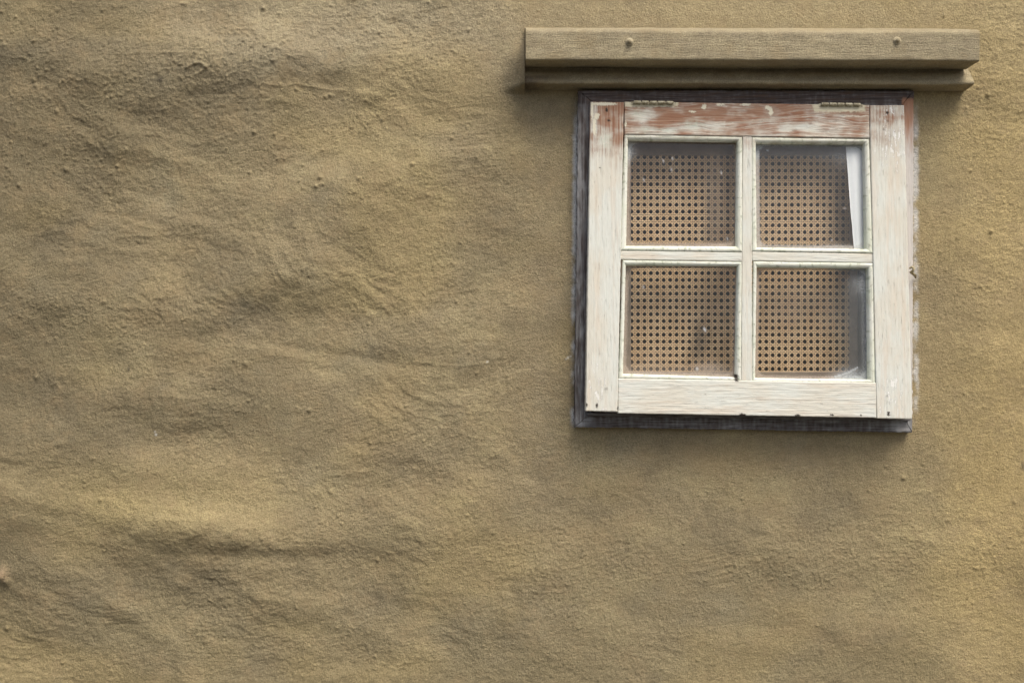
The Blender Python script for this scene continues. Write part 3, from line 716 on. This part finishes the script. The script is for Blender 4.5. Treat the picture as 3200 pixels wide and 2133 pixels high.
# ------------------------------------------------------------------ cane screen behind the glass
DC = -0.028      # depth of the webbing plane (behind the wall face)
screen = empty('cane_screen', (float(W(2313, 1180, DC)[0]), -DC, float(W(2313, 1180, DC)[1])))
tag(screen, 'woven honey coloured cane screen in a brown frame, standing behind the window panes', 'cane screen')
def mat_cane():
    m = NT('cane'); geo = m.n('ShaderNodeTexCoord').outputs['Object']
    nz = m.noise(geo, 25, 5, 0.65); st = m.attr('reflection_mottle').outputs['Fac']
    c = m.mix(m.ramp(nz, 0.35, 0.65), (0.82, 0.58, 0.35), (0.72, 0.48, 0.27))
    c = m.mix(st, c, (0.20, 0.14, 0.085))
    return m.done(m.principled(c, 0.5, m.bump(m.noise(geo, 700, 2, 0.5), 0.3, 0.0005), 0.4))
M_cane = mat_cane()
kx = (D - DC) / F
cx0, cz0 = W(1993.7, 491.0, DC); cx0 = float(cx0); cz0 = float(cz0)      # a hole centre
pxp, pzp = 20.02 * kx, 21.33 * kx                                          # pitch
Lx, Rx = float(W(1972, 0, DC)[0]), float(W(2656, 0, DC)[0]); Tz, Bz = float(W(0, 486, DC)[1]), float(W(0, 1161, DC)[1])
CV = []; CF = []
def strand(p0, p1, wdt, layer, ph, amp=0.00035):
    """flat ribbon of cane with rounded back, weaving in and out"""
    p0 = np.array(p0); p1 = np.array(p1); L = np.linalg.norm(p1 - p0)
    if L < 0.004: return
    n = max(3, int(L / (pxp * 0.25))); d = (p1 - p0) / L; nrm = np.array((-d[1], d[0])); b = len(CV)
    for i in range(n + 1):
        t = i / n; c = p0 + (p1 - p0) * t + nrm * 0.00022 * math.sin(t * L * 260 + ph * 3.1)
        y = -DC - layer + amp * math.sin(t * L / pxp * math.pi * 2 + ph)
        for s_, dy in ((-1, 0.0), (-0.45, -0.0004), (0.45, -0.0004), (1, 0.0)):
            q = c + nrm * s_ * wdt / 2; CV.append((q[0], y + dy, q[1]))
    for i in range(n):
        for k in range(3): CF.append((b + i * 4 + k, b + i * 4 + k + 1, b + (i + 1) * 4 + k + 1, b + (i + 1) * 4 + k))
i_lo = int((Lx - cx0) / pxp) - 2; i_hi = int((Rx - cx0) / pxp) + 2
j_hi = int((cz0 - Bz) / pzp) + 2
for i in range(i_lo, i_hi + 1):
    x = cx0 + (i + 0.5) * pxp
    for s_ in (-1, 1):
        xx = x + s_ * 0.125 * pxp
        if Lx < xx < Rx: strand((xx, Bz), (xx, Tz), 0.155 * pxp, 0.0 + 0.0002 * s_, i * 0.9 + s_)
for j in range(-2, j_hi + 1):
    z = cz0 - (j + 0.5) * pzp
    for s_ in (-1, 1):
        zz = z + s_ * 0.125 * pzp
        if Bz < zz < Tz: strand((Lx, zz), (Rx, zz), 0.155 * pzp, 0.0008 + 0.0002 * s_, j * 1.3 + s_)
def clip(p, d):
    t0, t1 = -10, 10
    for a in (0, 1):
        lo, hi = ((Lx, Rx), (Bz, Tz))[a]
        ta, tb = (lo - p[a]) / d[a], (hi - p[a]) / d[a]
        if ta > tb: ta, tb = tb, ta
        t0 = max(t0, ta); t1 = min(t1, tb)
    return (t0, t1) if t1 > t0 else None
for s_ in (-1, 1):
    dv = np.array((pxp, s_ * pzp)); dv /= np.linalg.norm(dv)
    for i in range(-60, 100):
        p = np.array((cx0 + (i + 0.5) * pxp + pxp * 0.0, cz0))
        c = clip(p, dv)
        if c: strand(p + dv * c[0], p + dv * c[1], 0.135 * pxp, 0.0016 + 0.0005 * s_, i * 1.7, 0.0005)
CVn = np.array(CV)
cpx = CVn[:, 0] / kx + 1600; cpy = 1066.5 - CVn[:, 2] / kx
reflection_mottle = 0.75 * gauss(cpx, cpy, 2195, 1040, 32, 60, 0.1) + 0.5 * gauss(cpx, cpy, 2225, 660, 22, 150) + 0.45 * gauss(cpx, cpy, 2175, 1100, 30, 45) + 0.4 * gauss(cpx, cpy, 2640, 700, 40, 250) + 0.15 * fbm(cpx / 30, cpy / 30, 3, 220)  # dark glass reflections painted onto the cane, plus random mottling
mesh_obj('webbing', CVn, np.array(CF), M_cane, screen, attrs={'reflection_mottle': np.clip(reflection_mottle, 0, 1)})
def rail(name, x0, x1, y0, y1, d=DC + 0.004, th=0.014):
    xa, za = W(x0, y0, d); xb, zb = W(x1, y1, d); xa, za, xb, zb = map(float, (xa, za, xb, zb)); b = 0.0015
    V = [(xa, -d + b, za), (xb, -d + b, za), (xb, -d + b, zb), (xa, -d + b, zb), (xa + b, -d, za - b), (xb - b, -d, za - b), (xb - b, -d, zb + b), (xa + b, -d, zb + b),
         (xa, -d + th, za), (xb, -d + th, za), (xb, -d + th, zb), (xa, -d + th, zb)]
    Fs = [(4, 5, 6, 7), (0, 1, 5, 4), (1, 2, 6, 5), (2, 3, 7, 6), (3, 0, 4, 7), (0, 8, 9, 1), (1, 9, 10, 2), (2, 10, 11, 3), (3, 11, 8, 0), (8, 11, 10, 9)]
    return mesh_obj(name, V, Fs, M_rail, screen, smooth=False)
rail('screen_stile', 1938, 1972, 440, 1205); rail('screen_stile', 2655, 2681, 440, 1205)
rail('screen_rail', 1972.5, 2654.5, 440, 486); rail('screen_rail', 1972.5, 2654.5, 1161, 1205)

# ------------------------------------------------------------------ white strip added to imitate a sky reflection in the upper right pane
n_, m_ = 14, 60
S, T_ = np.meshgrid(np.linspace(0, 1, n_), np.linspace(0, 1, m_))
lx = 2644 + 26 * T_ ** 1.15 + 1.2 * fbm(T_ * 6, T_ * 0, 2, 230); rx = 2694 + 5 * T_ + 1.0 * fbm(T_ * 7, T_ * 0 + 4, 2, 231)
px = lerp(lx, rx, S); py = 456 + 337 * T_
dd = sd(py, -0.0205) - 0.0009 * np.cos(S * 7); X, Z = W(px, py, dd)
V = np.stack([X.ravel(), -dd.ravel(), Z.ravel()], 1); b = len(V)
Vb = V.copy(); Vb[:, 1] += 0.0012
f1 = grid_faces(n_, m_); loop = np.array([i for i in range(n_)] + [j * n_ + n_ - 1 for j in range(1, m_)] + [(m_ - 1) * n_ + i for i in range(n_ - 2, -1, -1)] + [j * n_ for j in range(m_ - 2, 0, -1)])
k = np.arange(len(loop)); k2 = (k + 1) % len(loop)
cl = mesh_obj('reflection_strip', np.concatenate([V, Vb]), np.concatenate([f1, f1 + b, np.stack([loop[k], loop[k2], loop[k2] + b, loop[k] + b], 1)]), M_reflection)
tag(cl, 'narrow bright white strip with slanting left side, added as a sky reflection behind the upper right pane', 'reflection_strip')
